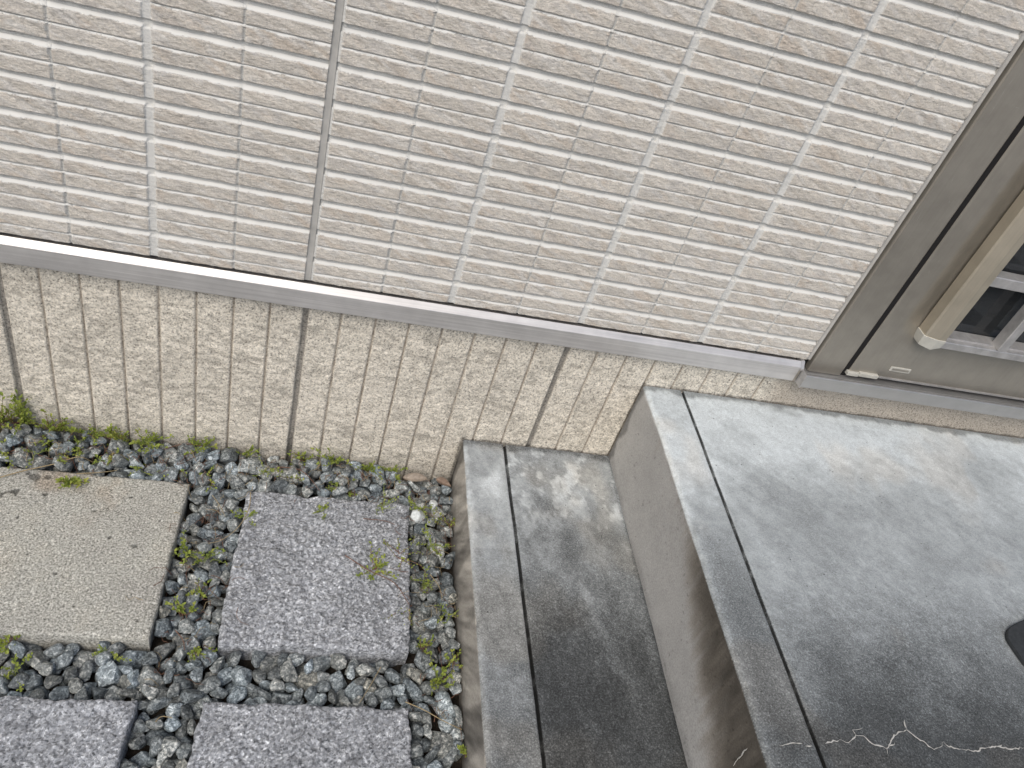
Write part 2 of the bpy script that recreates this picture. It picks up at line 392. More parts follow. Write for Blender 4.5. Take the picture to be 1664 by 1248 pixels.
# sill with a raised lip and a sunk track, left end cut on a slant
sillp = [(.03, -.3850), (-.0290, -.3850), (-.0300, -.3840), (-.0300, -.3580), (-.0293, -.3570), (-.0262, -.3570), (-.0258, -.3612), (-.0215, -.3612), (-.0212, -.3584), (-.0196, -.3584), (-.0192, -.3645), (.03, -.3645)]
DP.append(prism('door_sill', sillp, 1.1250, 2.14, 'x', M_GREYAL))
DP.append(prism('sill_end_cap', [(.02, -.3862), (-.0305, -.3862), (-.0315, -.3852), (-.0315, -.3572), (-.0306, -.3562), (.02, -.3562)], 1.1236, 1.1249, 'x', M_SILV))
DP.append(box('gap_seal', 1.2096, 1.2239, -.0012, .012, -.3640, 1.2, M_DARK))
# leaf: bottom panel and stile around the window opening
WX0, WX1, WZ0, WZ1 = 1.338, 1.955, -.236, .95
def leafpart(name, x0, x1, z0, z1): return box(name, x0, x1, -.0040, .020, z0, z1, M_TAUPE if z1 > 0 else M_GREYAL, None, .0006)
xs = np.concatenate([[1.2240, 1.2240, 1.2246], np.linspace(1.2256, 1.338, 60)]); zz = np.concatenate([[-.352, -.352], np.arange(-.3512, .1, .006), np.arange(.1, 1.25, .03)])
X, Z = np.meshgrid(xs, zz); Y = -.0042 + .011 * sstep(1.258, 1.299, X) * sstep(-.275, -.19, Z) + .0008 * sstep(1.2272, 1.224, X)
Y[:, 0] = .02; Y[0] = .02
DP.append(grid('door_leaf', X, Y, Z, M_TAUPE))
DP.append(box('bottom_panel', 1.3382, 2.04, -.0042, .020, -.3520, -.2362, M_TAUPE))
DP.append(box('door_leaf', 1.955, 2.04, -.0036, .020, -.2358, 1.24, M_TAUPE))
DP.append(box('weather_strip', 1.26, 2.04, -.0058, .0, -.3545, -.3508, M_SILV))
DP.append(box('corner_piece', 1.2190, 1.2440, -.0100, .006, -.3565, -.3490, M_CREAM, None, .0008))
DP.append(box('corner_piece', 1.2442, 1.2850, -.0110, .006, -.3545, -.3465, M_CREAM, None, .0008))
DP.append(box('latch_plate', 1.2085, 1.2110, -.0035, .010, -.255, -.158, M_SILV, None, .0008))
# small drain cover
dc = box('drain_cover', 1.3010, 1.3460, -.0058, -.003, -.3340, -.3235, M_CREAM, None, .0008); DP.append(dc)
s_ = box('cover_inset', 1.3050, 1.3420, -.0062, -.0045, -.3312, -.3264, M_TAUPE); s_.parent = dc
# window guard: left profile, end cap, bottom rail, bars
gp = [(1.3010, -.0002), (1.3000, -.0230), (1.3030, -.0262), (1.3250, -.0322), (1.3395, -.0322), (1.3395, .004), (1.3375, .004)]
DP.append(prism('guard_profile', gp, -.2315, 1.20, 'z', M_CHAMP))
cp = [(1.2985, .0), (1.2975, -.0240), (1.3010, -.0278), (1.3245, -.0340), (1.3412, -.0340), (1.3412, .0)]
def capskew(p, top):
    if top: return p
    x, y, z = p; return (x + (.004 if x < 1.31 else 0), y * .9, z + (.0 if x < 1.305 else (-.003 if x < 1.33 else .004)))
DP.append(prism('guard_end_cap', cp, -.2535, -.2315, 'z', M_CREAM, None, .0006, skew=capskew))
DP.append(prism('guard_rail', [(.006, -.2518), (-.0285, -.2500), (-.0300, -.2488), (-.0300, -.2362), (-.0290, -.2350), (-.0190, -.2338), (-.0188, -.2310), (.006, -.2295)], 1.3414, 1.96, 'x', M_SILV))
for zb in (-.1130, .0200, .1530, .2860, .4190, .5520, .6850):
    DP.append(prism('guard_crossbar', [(.002, zb), (-.0240, zb), (-.0255, zb + .0015), (-.0255, zb + .0185), (-.0240, zb + .0200), (.002, zb + .0200)], 1.3398, 1.955, 'x', M_SILV))
for xb in (1.4590, 1.5800, 1.7010, 1.8220):
    DP.append(prism('guard_mullion', [(xb, -.008), (xb, -.0290), (xb + .0015, -.0305), (xb + .0180, -.0305), (xb + .0195, -.0290), (xb + .0195, -.008)], -.2338, 1.19, 'z', M_SILV))
DP.append(box('window_pane', 1.338, 1.956, .0080, .0120, -.2359, .95, M_GLASS))
bm = bmesh.new()
zz = -.235
while zz < .95:                                          # slatted blind behind the pane
    p0 = [(1.34, .045, zz), (1.955, .045, zz), (1.955, .034, zz + .030), (1.34, .034, zz + .030)]
    f = bm.faces.new([bm.verts.new(p) for p in p0]); bmesh.ops.solidify(bm, geom=[f], thickness=.002); zz += .034
me = bpy.data.meshes.new('blind'); bm.to_mesh(me); bm.free(); me.materials.append(M_SLAT); DP.append(put(bpy.data.objects.new('window_blind', me)))
DP.append(box('interior_back', 1.2, 2.06, .10, .11, -.36, 1.2, M_DARK))
# scuffs and scratches on the frame
def scratch(a_, b_, y):
    p = at(*a_, 1, y); q = at(*b_, 1, y); d = Vector((q[0] - p[0], 0, q[2] - p[2])); n = Vector((-d.z, 0, d.x)).normalized() * .0005
    m_ = Vector(((p[0] + q[0]) / 2, y, (p[2] + q[2]) / 2)) + n * random.uniform(-.8, .8); bm = bmesh.new()
    bm.faces.new([bm.verts.new(v_) for v_ in (Vector((p[0], y, p[2])), m_ - n * .5, Vector((q[0], y, q[2])), m_ + n * .5)])
    me = bpy.data.meshes.new('scratch'); bm.to_mesh(me); bm.free(); me.materials.append(M_SCR); DP.append(put(bpy.data.objects.new('scratch', me)))
for (a_, b_) in [((1650, 125), (1637, 140)), ((1636, 141), (1625, 160)), ((1624, 161), (1607, 188)), ((1553, 283), (1543, 302)), ((1491, 343), (1487, 349)), ((1544, 324), (1541, 332)), ((1494, 398), (1475, 430)), ((1369, 583), (1365, 589)), ((1381, 516), (1382, 519)), ((1500, 340), (1488, 362)), ((1649, 174), (1656, 175))]:
    scratch(a_, b_, -.0063)
for (a_, b_) in [((1528, 421), (1523, 428)), ((1512, 437), (1507, 448)), ((1635, 262), (1627, 275)), ((1616, 287), (1611, 296))]:
    scratch(a_, b_, -.0045)
dl = Vector(door.location)
for o in DP:
    o.parent = door; o.matrix_parent_inverse = Matrix.Translation(-dl)
door.parent = house; door.matrix_parent_inverse = Matrix.Translation(-Vector(house_inv))
for o in HP:
    o.parent = house; o.matrix_parent_inverse = Matrix.Translation(-Vector(house_inv))

# ------------------------------------------------------------------ concrete steps
def profile(pts, res):
    out = []
    for (a_, b_) in zip(pts[:-1], pts[1:]):
        a_ = np.array(a_); b_ = np.array(b_); n = max(1, int(round(np.linalg.norm(b_ - a_) / res)))
        for i in range(n): out.append(a_ + (b_ - a_) * i / n)
    out.append(np.array(pts[-1])); return np.array(out)
def rnd(x, z, r, n=5):     # corner from riser (going up) to tread (going +x)
    return [(x + r - r * math.cos(t), z - r + r * math.sin(t)) for t in np.linspace(0, math.pi / 2, n)]
def step_mesh(name, x0, x1, z, xg, zb, colf, seed):
    g = .0023
    pts = [(x0, zb)] + rnd(x0, z, .006) + [(xg - g - .0015, z), (xg - g, z - .0015), (xg - g + .0004, z - .006), (xg + g - .0004, z - .006), (xg + g, z - .0015), (xg + g + .0015, z), (x1, z)]
    pr = profile(pts, .0032); ys = np.concatenate([np.arange(.008, -1.05, -.0032), np.arange(-1.05, -1.36, -.012), [-1.36, -1.3601, -1.3602]])
    PX = np.repeat(pr[None, :, 0], len(ys), 0).copy(); PZ = np.repeat(pr[None, :, 1], len(ys), 0).copy(); PY = np.repeat(ys[:, None], len(pr), 1).copy()
    face = (pr[:, 1] < z - .004) & (pr[:, 0] < x0 + .01)
    PX += (np.where(face, 1, .35)[None]) * (fbm(PY * 7, PZ * 7, seed, 3) - .5) * .004 * (pr[:, 0] < x0 + .012)[None]
    PX += ((pr[:, 0] > xg - .008) & (pr[:, 0] < xg + .008))[None] * (fbm(PY * 9, PY * 0, seed + 3, 3) - .5) * .0022
    PZ += (~face)[None] * ((fbm(PX * 5, PY * 5, seed + 1, 3) - .5) * .0028)
    chip = ((pr[:, 1] > z - .006) & (pr[:, 0] < x0 + .006))[None] * sstep(.62, .8, fbm(PY * 60, PY * 0 + 2, seed + 5, 3)); PX += chip * .0022; PZ -= chip * .0015
    gm = ((pr[:, 1] < z - .001) & (pr[:, 0] > x0 + .02))[None] & np.ones_like(PX, bool)
    col = colf(PX, PY, PZ, np.broadcast_to(face[None], PX.shape), gm)
    o = grid(name, PX, PY, PZ, M_CONC, None, col)
    o.data.materials.append(M_RISER); fm = (face[:-1] & face[1:]).astype(np.int32)
    o.data.polygons.foreach_set('material_index', np.tile(fm, len(ys) - 1)); return o
def brushes(px, py, axis, val, lst, A, B):
    """sum of soft strokes. A,B: surface coords arrays; lst: (px,py,rx,ry,rot,strength) in surface metres"""
    out = np.zeros_like(A); ax = {2: (0, 1), 0: (1, 2)}[axis]
    for (ix, iy, rx, ry, rot, s) in lst:
        p = at(ix, iy, axis, val); a_ = A - p[ax[0]]; b_ = B - p[ax[1]]; c_, s__ = math.cos(math.radians(rot)), math.sin(math.radians(rot))
        u = (a_ * c_ + b_ * s__) / rx; v = (-a_ * s__ + b_ * c_) / ry
        out += s * np.exp(-(u * u + v * v))
    return out
def lerp(c, d, t): return c + (np.array(d) - c) * t[..., None]
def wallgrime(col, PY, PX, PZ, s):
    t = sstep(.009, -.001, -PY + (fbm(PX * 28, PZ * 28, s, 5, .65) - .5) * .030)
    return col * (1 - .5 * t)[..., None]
def col_low(X, Y, Z, face, gm):
    d = -Y; wx = X + (fbm(X * 9, Y * 9, 1, 4) - .5) * .05; wy = Y + (fbm(X * 9, Y * 9, 2, 4) - .5) * .07
    br = brushes(0, 0, 2, -.6618, [(930, 790, .05, .035, 20, .55), (800, 790, .03, .05, 0, .6), (975, 760, .03, .03, 0, .2), (880, 820, .03, .02, 0, -.5), (905, 870, .02, .05, 10, -.35),
        (965, 850, .03, .05, 0, .35), (1000, 830, .02, .06, 10, .3), (850, 800, .018, .04, 0, .3), (880, 905, .018, .012, 30, .35), (925, 930, .02, .009, 50, .6), (955, 965, .009, .024, 20, .75), (985, 1025, .008, .035, 12, .75), (1010, 1100, .010, .03, 20, .5),
        (910, 1010, .04, .07, 10, -.35), (950, 1150, .07, .12, 0, -.30), (1030, 1050, .02, .09, 10, -.25), (1090, 1230, .03, .1, 0, -.2), (770, 760, .02, .03, 0, -.3)], wx, wy)
    L = .37 - .19 * sstep(.06, .30, d + (fbm(X * 14, Y * 14, 3, 4) - .5) * .14) - .085 * sstep(.30, .5, d)
    strip_ = X < .6313
    lime = sstep(.50, .60, fbm(X * 30, Y * 22, 17, 6, .72)) * sstep(.40, .05, d); L = L * (1 + .38 * lime) * (1 - .18 * (1 - lime) * sstep(.3, .1, d))
    L = np.where(strip_, .38 - .13 * sstep(.08, .4, d) - .06 * sstep(.45, .7, d), L)
    L = L * (1 + br * .85)
    L = L * (.55 + .90 * fbm(X * 38, Y * 26, 5, 6, .7)) * (.86 + .28 * fbm(X * 160, Y * 160, 6, 3, .7))
    spk = sstep(.60, .75, fbm(X * 260, Y * 260, 16, 2)) * sstep(.15, .4, d); L = L * (1 + .35 * spk) * (1 - .20 * sstep(.22, .48, d))
    edge = sstep(.014, .003, X - .5486 + (fbm(X * 30, Y * 30, 18, 4, .6) - .5) * .02) * (~face); L = L * (1 + .30 * edge)
    L = np.clip(L, .045, .6)
    tint = np.array([.94, 1.0, 1.02]); warm = np.array([1.01, 1.0, .93])
    tw = sstep(.45, .65, fbm(X * 10, Y * 8, 15, 3))[..., None] * .6
    col = L[..., None] * (tint * (1 - tw) + warm * tw)
    # riser: mould runs down it in streaks
    st = fbm(Y * 48 + Z * 34, Z * 8, 22, 5, .65); st2 = fbm(Y * 16 + Z * 5, Z * 3, 23, 3)
    R = .42 * (.18 + 1.35 * st) * (1 - .50 * sstep(.44, .58, st2)) * (1 - .25 * sstep(.3, .8, d))
    R = R * (1 - .4 * sstep(-.735, -.775, Z + (fbm(Y * 30, Z * 30, 24, 3) - .5) * .03))
    rc = R[..., None] * np.array([1.06, .99, .88])
    col = np.where(face[..., None], rc, col)
    col = np.where(gm[..., None], col * (.10 + .30 * sstep(.5, .75, fbm(X * 5, Y * 60, 71, 3)))[..., None], col)
    j = sstep(.0075, .002, .8519 - X + (fbm(X * 5, Y * 50, 28, 3) - .5) * .006) * (~face); col = col * (1 - .45 * j)[..., None]
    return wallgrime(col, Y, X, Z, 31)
def col_up(X, Y, Z, face, gm):
    d = -Y; wx = X + (fbm(X * 6, Y * 6, 41, 4) - .5) * .08; wy = Y + (fbm(X * 6, Y * 6, 42, 4) - .5) * .10
    br = brushes(0, 0, 2, -.465, [(1270, 660, .035, .012, -10, -.28), (1230, 720, .03, .03, 0, -.18), (1200, 700, .02, .03, 0, -.1), (1430, 660, .03, .02, 0, .1), (1400, 840, .12, .05, 10, -.12), (1300, 830, .04, .08, 15, -.10), (1620, 760, .12, .04, 0, -.28),
        (1330, 890, .08, .04, 20, .02), (1480, 880, .10, .04, 20, .08), (1400, 950, .05, .01, 20, .10), (1230, 900, .012, .07, 0, .16), (1180, 800, .012, .06, 0, .18), (1330, 1110, .02, .05, 15, .30), (1380, 1170, .02, .02, 15, .2), (1450, 1060, .08, .03, 20, -.15), (1580, 1110, .06, .02, 20, -.22), (1660, 960, .08, .05, 0, .12), (1520, 1100, .02, .03, 0, .12)], wx, wy)
    dd = d + (fbm(X * 6, Y * 9, 43, 6, .62) - .5) * .20 - .05 * sstep(1.0, .93, X)
    L = .62 - .23 * sstep(.03, .26, dd) - .05 * sstep(.2, .42, dd) - .25 * sstep(.38, .68, dd)
    stp = X < .9303
    Ls = .58 - .20 * sstep(.06, .25, dd) - .13 * sstep(.25, .45, dd) - .08 * sstep(.5, .7, dd)
    Ls = Ls * (1 + .35 * sstep(.014, .003, X - .8519 + (fbm(X * 25, Y * 25, 19, 4, .6) - .5) * .022)) * (1 - .25 * sstep(.25, .5, d)) * (1 - .18 * sstep(.016, .03, X - .8519) * sstep(.08, .03, X - .8519) * sstep(.2, .4, d))
    L = np.where(stp, Ls, L) * (1 + br)
    # brushed-on lime haze: faint diagonal drags of the trowel
    u = X * .80 - Y * .6; v = X * .6 + Y * .80
    L = L * (.86 + .28 * fbm(u * 12, v * 70, 44, 5, .7)) * (.78 + .44 * fbm(X * 30, Y * 26, 45, 6, .72)) * (.88 + .24 * fbm(X * 150, Y * 150, 46, 3, .7))
    spk = sstep(.60, .74, fbm(X * 260, Y * 260, 47, 2)) * sstep(.30, .55, dd); L = L * (1 + .35 * spk) * (1 - .20 * sstep(.40, .70, dd))
    L = np.clip(L, .05, .62)
    warm = (sstep(.52, .68, fbm(X * 9, Y * 7, 48, 3)) * .6)[..., None]
    col = L[..., None] * (np.array([.93, 1.0, 1.02]) * (1 - warm) + np.array([1.0, 1.0, .95]) * warm)
    # riser
    hz = (Z + .6618) / .197
    st = fbm(Y * 62, Z * 4 + Y * 3, 52, 5, .7)
    R = .40 * (.86 + .26 * fbm(Y * 8, Z * 8, 53, 4)) * (.92 + .14 * fbm(Y * 60, Z * 60, 54, 3))
    m_ = sstep(-.10, .42, hz - (1.02 - 1.0 * sstep(.17, .80, d)) + (st - .5) * .38 + (fbm(Y * 10, Z * 10, 59, 5) - .5) * .40)
    R = R * (1 - .78 * m_) * (1 + (st - .5) * 1.5 * m_); R = R * (1 - .3 * sstep(.10, .0, hz + (fbm(Y * 30, Z * 30, 56, 3) - .5) * .2) * .6)
    edge = sstep(.93, 1.0, hz + (st - .5) * .1) * sstep(.1, .3, d); R = R * (1 - .3 * edge)
    rc = R[..., None] * (np.array([1.01, .99, .95]) * (1 - m_[..., None]) + np.array([1.1, .98, .82]) * m_[..., None])
    pits = sstep(.84, .90, fbm(Y * 130, Z * 130, 57, 2)); rc = rc * (1 - .35 * pits)[..., None]
    col = np.where(face[..., None], rc, col)
    col = np.where(gm[..., None], col * (.09 + .25 * sstep(.55, .8, fbm(X * 5, Y * 60, 72, 3)))[..., None], col)
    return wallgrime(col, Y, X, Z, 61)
steps = empty('concrete_steps', (1.2, -.6, -.82), label='stained grey concrete steps leading up to the door', cat='steps')
SI = Matrix.Translation(-Vector((1.2, -.6, -.82)))
SPs = [step_mesh('lower_step', .5486, .8535, -.6618, .6313, -.86, col_low, 101), step_mesh('upper_landing', .8519, 2.35, -.465, .9303, -.70, col_up, 201)]
SPs[0]['label'] = 'darker lower step with a scored nosing line'; SPs[1]['label'] = 'pale upper landing with a scored nosing line'
SPs.append(box('step_core', .552, .86, -1.3585, .006, -.86, -.672, M_CONC)); SPs.append(box('step_core', .856, 2.35, -1.3585, .006, -.86, -.475, M_CONC))
for o in SPs[2:]: setcol(o.data, np.tile([.2, .19, .18], (len(o.data.vertices), 1)))
# lime that has bled out of hairline cracks
def crack(name, lines, axis, val, off, wd=.0013):
    bm = bmesh.new()
    for ln in lines:
        P3 = [Vector(at(*p, axis, val)) for p in ln]; pts = []
        for a_, b_ in zip(P3[:-1], P3[1:]):
            n = max(2, int((b_ - a_).length / .0035))
            for i in range(n): pts.append(a_ + (b_ - a_) * i / n)
        pts.append(P3[-1]); nn = Vector((0, 0, 1)) if axis == 2 else Vector((-1, 0, 0)); prev = None
        for i, p in enumerate(pts):
            d = (pts[min(i + 1, len(pts) - 1)] - pts[max(i - 1, 0)]).normalized(); s = d.cross(nn)
            tt = i / (len(pts) - 1); w2 = wd * (.25 + random.random() * .9) * min(1, 6 * tt + .15, 6 * (1 - tt) + .15)
            j = s * random.gauss(0, .0007); c_ = p + j + nn * off
            cur = [bm.verts.new(c_ + s * w2), bm.verts.new(c_ + nn * .0003), bm.verts.new(c_ - s * w2)]
            if prev:
                bm.faces.new((prev[0], cur[0], cur[1], prev[1])); bm.faces.new((prev[1], cur[1], cur[2], prev[2]))
            prev = cur
    me = bpy.data.meshes.new(name); bm.to_mesh(me); bm.free(); me.materials.append(M_EFF); return put(bpy.data.objects.new(name, me))
Zp_ = lambda l: [(1104 + a_ / 2.666, 780 + b_ / 2.666) for a_, b_ in l]
SPs.append(crack('lime_crack', [Zp_([(690, 1130), (730, 1140), (762, 1108), (795, 1112), (830, 1142), (895, 1165), (930, 1110), (982, 1083), (1030, 1120), (1100, 1168), (1130, 1160), (1142, 1135)]), Zp_([(982, 1083), (970, 1040)]), Zp_([(762, 1108), (748, 1085), (790, 1078)]), Zp_([(895, 1165), (900, 1190)]), Zp_([(895, 1165), (930, 1138)]),
    Zp_([(1218, 1168), (1290, 1176), (1310, 1162), (1370, 1155), (1440, 1168), (1490, 1160)]), Zp_([(1370, 1155), (1395, 1150)]), Zp_([(1142, 1135), (1165, 1158), (1218, 1168)]), Zp_([(628, 1142), (655, 1136), (690, 1130)]), Zp_([(430, 1150), (480, 1145), (530, 1142)]), Zp_([(545, 1158), (575, 1156)])], 2, -.465, .0014, .0010))
SPs.append(crack('lime_crack', [Zp_([(300, 1160), (275, 1185), (240, 1240)])], 0, .8519, .002, .0012))
for o in SPs: o.parent = steps; o.matrix_parent_inverse = SI

# ------------------------------------------------------------------ pavers
def paver(x0, x1, y0, y1, z, mat, seed, label, rough=1.5, cat='paving stone', group='square paving stones in the gravel'):
    nx, ny = 170, 170; e = .004
    def ax(a_, b_, n):
        return np.concatenate([[a_, a_, a_, a_ + .0012, a_ + .004], np.linspace(a_ + .007, b_ - .007, n), [b_ - .004, b_ - .0012, b_, b_, b_]])
    xs = ax(x0, x1, nx); ys = ax(y0, y1, ny); X, Y = np.meshgrid(xs, ys)
    drop = np.array([-.055, -.02, -.004, -.0012, -.0002]); dx = np.zeros(len(xs)); dx[:5] = drop; dx[-5:] = drop[::-1]; dy = np.zeros(len(ys)); dy[:5] = drop; dy[-5:] = drop[::-1]
    Dp = np.minimum(dx[None, :], dy[:, None])
    ex = (fbm(Y * 26, Y * 0, seed, 4, .6) - .5) * .008 * rough; ey = (fbm(X * 26, X * 0 + 5, seed + 1, 4, .6) - .5) * .008 * rough
    mx = (x0 + x1) / 2; my = (y0 + y1) / 2
    wX = ((X - mx) / ((x1 - x0) / 2)) ** 5; wY = ((Y - my) / ((y1 - y0) / 2)) ** 5
    inner = np.minimum(np.minimum(X - x0, x1 - X), np.minimum(Y - y0, y1 - Y))
    Z = z + Dp + ((fbm(X * 45, Y * 45, seed + 2, 4, .6) - .5) * .0060 * rough + (fbm(X * 170, Y * 170, seed + 3, 3, .6) - .5) * .0022 * rough) * (Dp > -.003)
    chipm = sstep(.55, .75, fbm(X * 40, Y * 40, seed + 4, 3)) * sstep(.007, .0, inner) * (Dp > -.01); Z = Z - chipm * .003
    X = X + ex * wX; Y = Y + ey * wY
    col = np.ones(X.shape + (3,))
    if mat is M_BEIGE:
        st = sstep(.5, .75, fbm(X * 14, Y * 10, seed + 7, 4)) * sstep(-.23, -.08, Y); col = col * (1 - st[..., None] * np.array([.12, .22, .30]))
        bl = brushes(0, 0, 2, z, [(12, 800, .02, .008, 30, 1), (55, 772, .012, .016, 20, 1), (78, 773, .006, .006, 0, 1)], X + (fbm(X * 90, Y * 90, 3, 3) - .5) * .02, Y + (fbm(X * 90, Y * 90, 4, 3) - .5) * .02)
        bl += brushes(0, 0, 2, z, [(219, 887, .0042, .0036, 0, 1.2), (178, 873, .003, .004, 0, 1.1), (74, 803, .0055, .0035, 20, 1), (29, 840, .003, .003, 0, 1.1), (90, 932, .0028, .0032, 0, 1.1), (213, 808, .004, .0025, 0, 1.1), (223, 1008, .003, .003, 0, 1.1), (154, 830, .0026, .0026, 0, 1.1), (120, 985, .002, .003, 0, 1.1), (45, 900, .0024, .002, 0, 1.1), (260, 845, .002, .003, 0, 1), (140, 905, .002, .002, 0, 1.1)], X, Y)
        bt = sstep(.45, .6, bl + (fbm(X * 120, Y * 120, 8, 3) - .5) * .4); Z = Z - bt * .0015; col = col * (1 - .62 * bt[..., None])
    o = grid('paving_stone', X, Y, Z, mat, None, col); tag(o, label, cat, group); return o
PZ_ = -.7565
paver(-.2340, .0680, -.388, -.083, PZ_, M_BEIGE, 300, 'smooth beige paving stone with dark pits, nearest the wall at left', .45)
paver(.1650, .4610, -.391, -.086, PZ_, M_GRAN, 320, 'whole rough grey granite paving stone with weeds across its right side')
paver(-.2300, .0725, -.785, -.481, PZ_ - .001, M_GRAN, 340, 'rough grey granite paving stone cut off by the lower left corner')
paver(.1590, .4620, -.786, -.482, PZ_, M_GRAN, 360, 'rough grey granite paving stone at the bottom edge beside the lower step strip of gravel')
PAV = [(-.2340, .0680, -.388, -.083), (.1650, .4610, -.391, -.086), (-.2300, .0725, -.785, -.481), (.1590, .4620, -.786, -.482)]

# ------------------------------------------------------------------ gravel
def ico(sub):
    bm = bmesh.new(); bmesh.ops.create_icosphere(bm, subdivisions=sub, radius=1); bm.verts.ensure_lookup_table()
    v = np.array([x.co[:] for x in bm.verts]); f = np.array([[y.index for y in x.verts] for x in bm.faces]); bm.free(); return v, f
IV, IF = ico(4)
PROT = []
for k in range(22):
    v = IV.copy(); r2 = np.random.default_rng(900 + k)
    for j in range(r2.integers(8, 13)):
        n = r2.normal(size=3); n /= np.linalg.norm(n); d = r2.uniform(.45, .74)
        dot = v @ n; m_ = dot > d; v[m_] *= (d / dot[m_])[:, None]
    v *= 1 + .03 * (vn(v[:, 0] * 4 + 5, v[:, 1] * 4 + v[:, 2] * 3, k) - .5)[:, None]
    v /= np.abs(v).max(0).mean()
    PROT.append(v * np.array([r2.uniform(1.05, 1.5), r2.uniform(.85, 1.08), r2.uniform(.65, .9)]))
IV3, IF3 = ico(3)
def surf(x, y):
    s = -.7715 + .022 * math.exp(-((y + .02) / .07) ** 2) * (1 if x < .35 else max(0, 1 - (x - .35) / .15)) + .012 * max(0, min(1, -(x) / .3)) * (1 if y > -.1 else 0)
    return s + .004 * math.sin(x * 23 + 1) * math.cos(y * 19)
PX_, PY_, PZc, PR = [], [], [], []
cx = np.zeros(0); pos = np.zeros((6000, 4)); npb = 0
def allowed(x, y, r):
    k = r * .80
    if y > .004 - k or x > .5486 - k: return False
    for a_, b_, c_, d_ in PAV:
        if a_ - k < x < b_ + k and c_ - k < y < d_ + k: return False
    return True
r3 = random.Random(5); fails = 0
X0, X1, Y0, Y1 = -.52, .5486, -.98, .004
while fails < 500 and npb < 5200:
    r = r3.choice((.0084, .0098, .0112, .0124, .0136, .0150, .0172)); best = None
    P = pos[:npb]
    bx, by = r3.uniform(X0, X1), r3.uniform(Y0, Y1)
    for _ in range(14):
        x, y = bx + r3.gauss(0, .02), by + r3.gauss(0, .02)
        if not (X0 < x < X1 and Y0 < y < Y1 and allowed(x, y, r)): continue
        zr = -.800 + r * .7
        if npb:
            dx = P[:, 0] - x; dy = P[:, 1] - y; R2 = (P[:, 3] + r) ** 2; dd = dx * dx + dy * dy; m_ = dd < R2
            if m_.any(): zr = max(zr, (P[m_, 2] + np.sqrt(R2[m_] - dd[m_])).max())
        if best is None or zr < best[0]: best = (zr, x, y)
    if best is None: continue
    zr, x, y = best
    if zr + r > surf(x, y) + .007: fails += 1; continue
    fails = 0; pos[npb] = (x, y, zr, r); npb += 1
print('pebbles', npb)
VV, FF, CCc, PC = [], [], [], []; off = 0
for i in range(npb):
    x, y, z, r = pos[i]; deep = z + r < surf(x, y) - .018
    v = PROT[r3.randrange(22)]; f = IF
    f = IF
    if deep: v = v[:len(IV3)] if False else v
    A3 = Matrix.Rotation(r3.uniform(0, 6.28), 3, 'Z') @ Matrix.Rotation(r3.gauss(0, .45), 3, 'X') @ Matrix.Rotation(r3.gauss(0, .45), 3, 'Y')
    vv = v @ np.array(A3).T * r * 1.30
    loc = vv + r3.uniform(-3, 3) * np.array([1, .3, .7])
    VV.append(vv + (x, y, z)); FF.append(f + off); off += len(v)
    b_ = r3.choice((.55, .7, .8, .9, 1.0, 1.1, 1.2, 1.45)); w_ = r3.random()
    c = np.array((1.0, 1.0, 1.0)) * b_ * (np.array((.93, 1.0, 1.05)) * (1 - w_) + np.array((1.08, 1.02, .93)) * w_)
    if r3.random() < .015: c = np.array((1.2, 1.1, .95))
    CCc.append(np.tile(c, (len(v), 1))); PC.append(loc)
gv = mesh_np('gravel', np.concatenate(VV), np.concatenate(FF), M_PEB, None, np.concatenate(CCc))
pa = gv.data.attributes.new('pc', 'FLOAT_VECTOR', 'POINT'); pa.data.foreach_set('vector', np.concatenate(PC).astype(np.float32).ravel())
tag(gv, 'blue-grey crushed gravel between the paving stones and the wall', 'gravel', None, 'stuff')
def top_at(x, y):
    P = pos[:npb]; dx = P[:, 0] - x; dy = P[:, 1] - y; dd = dx * dx + dy * dy; m_ = dd < P[:, 3] ** 2 * 1.2
    z = surf(x, y)
    if m_.any(): z = (P[m_, 2] + np.sqrt(np.maximum(P[m_, 3] ** 2 * 1.3 - dd[m_], 0)) * .8).max()
    for a_, b_, c_, d_ in PAV:
        if a_ < x < b_ and c_ < y < d_: z = max(z, PZ_ + .001)
    return z

# ------------------------------------------------------------------ weeds
def tube(bm, pts, r0, r1, n=5):
    prev = None
    for i, p in enumerate(pts):
        d = (pts[min(i + 1, len(pts) - 1)] - pts[max(i - 1, 0)]).normalized()
        u = d.cross(Vector((.3, .2, 1))).normalized(); v = d.cross(u); r = r0 + (r1 - r0) * i / (len(pts) - 1)
        cur = [bm.verts.new(p + u * r * math.cos(6.283 * k / n) + v * r * math.sin(6.283 * k / n)) for k in range(n)]
        if prev:
            for k in range(n): bm.faces.new((prev[k], prev[(k + 1) % n], cur[(k + 1) % n], cur[k]))
        prev = cur
def leaf(bm, p, d, up, L, wd):
    d = d.normalized(); s = d.cross(up).normalized(); up = s.cross(d)
    prof = [(0, .12), (.35, .75), (.7, 1.0), (.92, .6)]
    mid = [bm.verts.new(p + d * L * t + up * L * (.10 * math.sin(3.14 * t))) for t, _ in prof] + [bm.verts.new(p + d * L)]
    for sg in (-1, 1):
        e_ = [bm.verts.new(p + d * L * t + s * sg * wd * h * .5 + up * L * (.10 * math.sin(3.14 * t) + .12 * h)) for t, h in prof]
        for i in range(3): bm.faces.new((mid[i], mid[i + 1], e_[i + 1], e_[i]) if sg > 0 else (mid[i], e_[i], e_[i + 1], mid[i + 1]))
        bm.faces.new((mid[3], mid[4], e_[3]) if sg > 0 else (mid[3], e_[3], mid[4]))
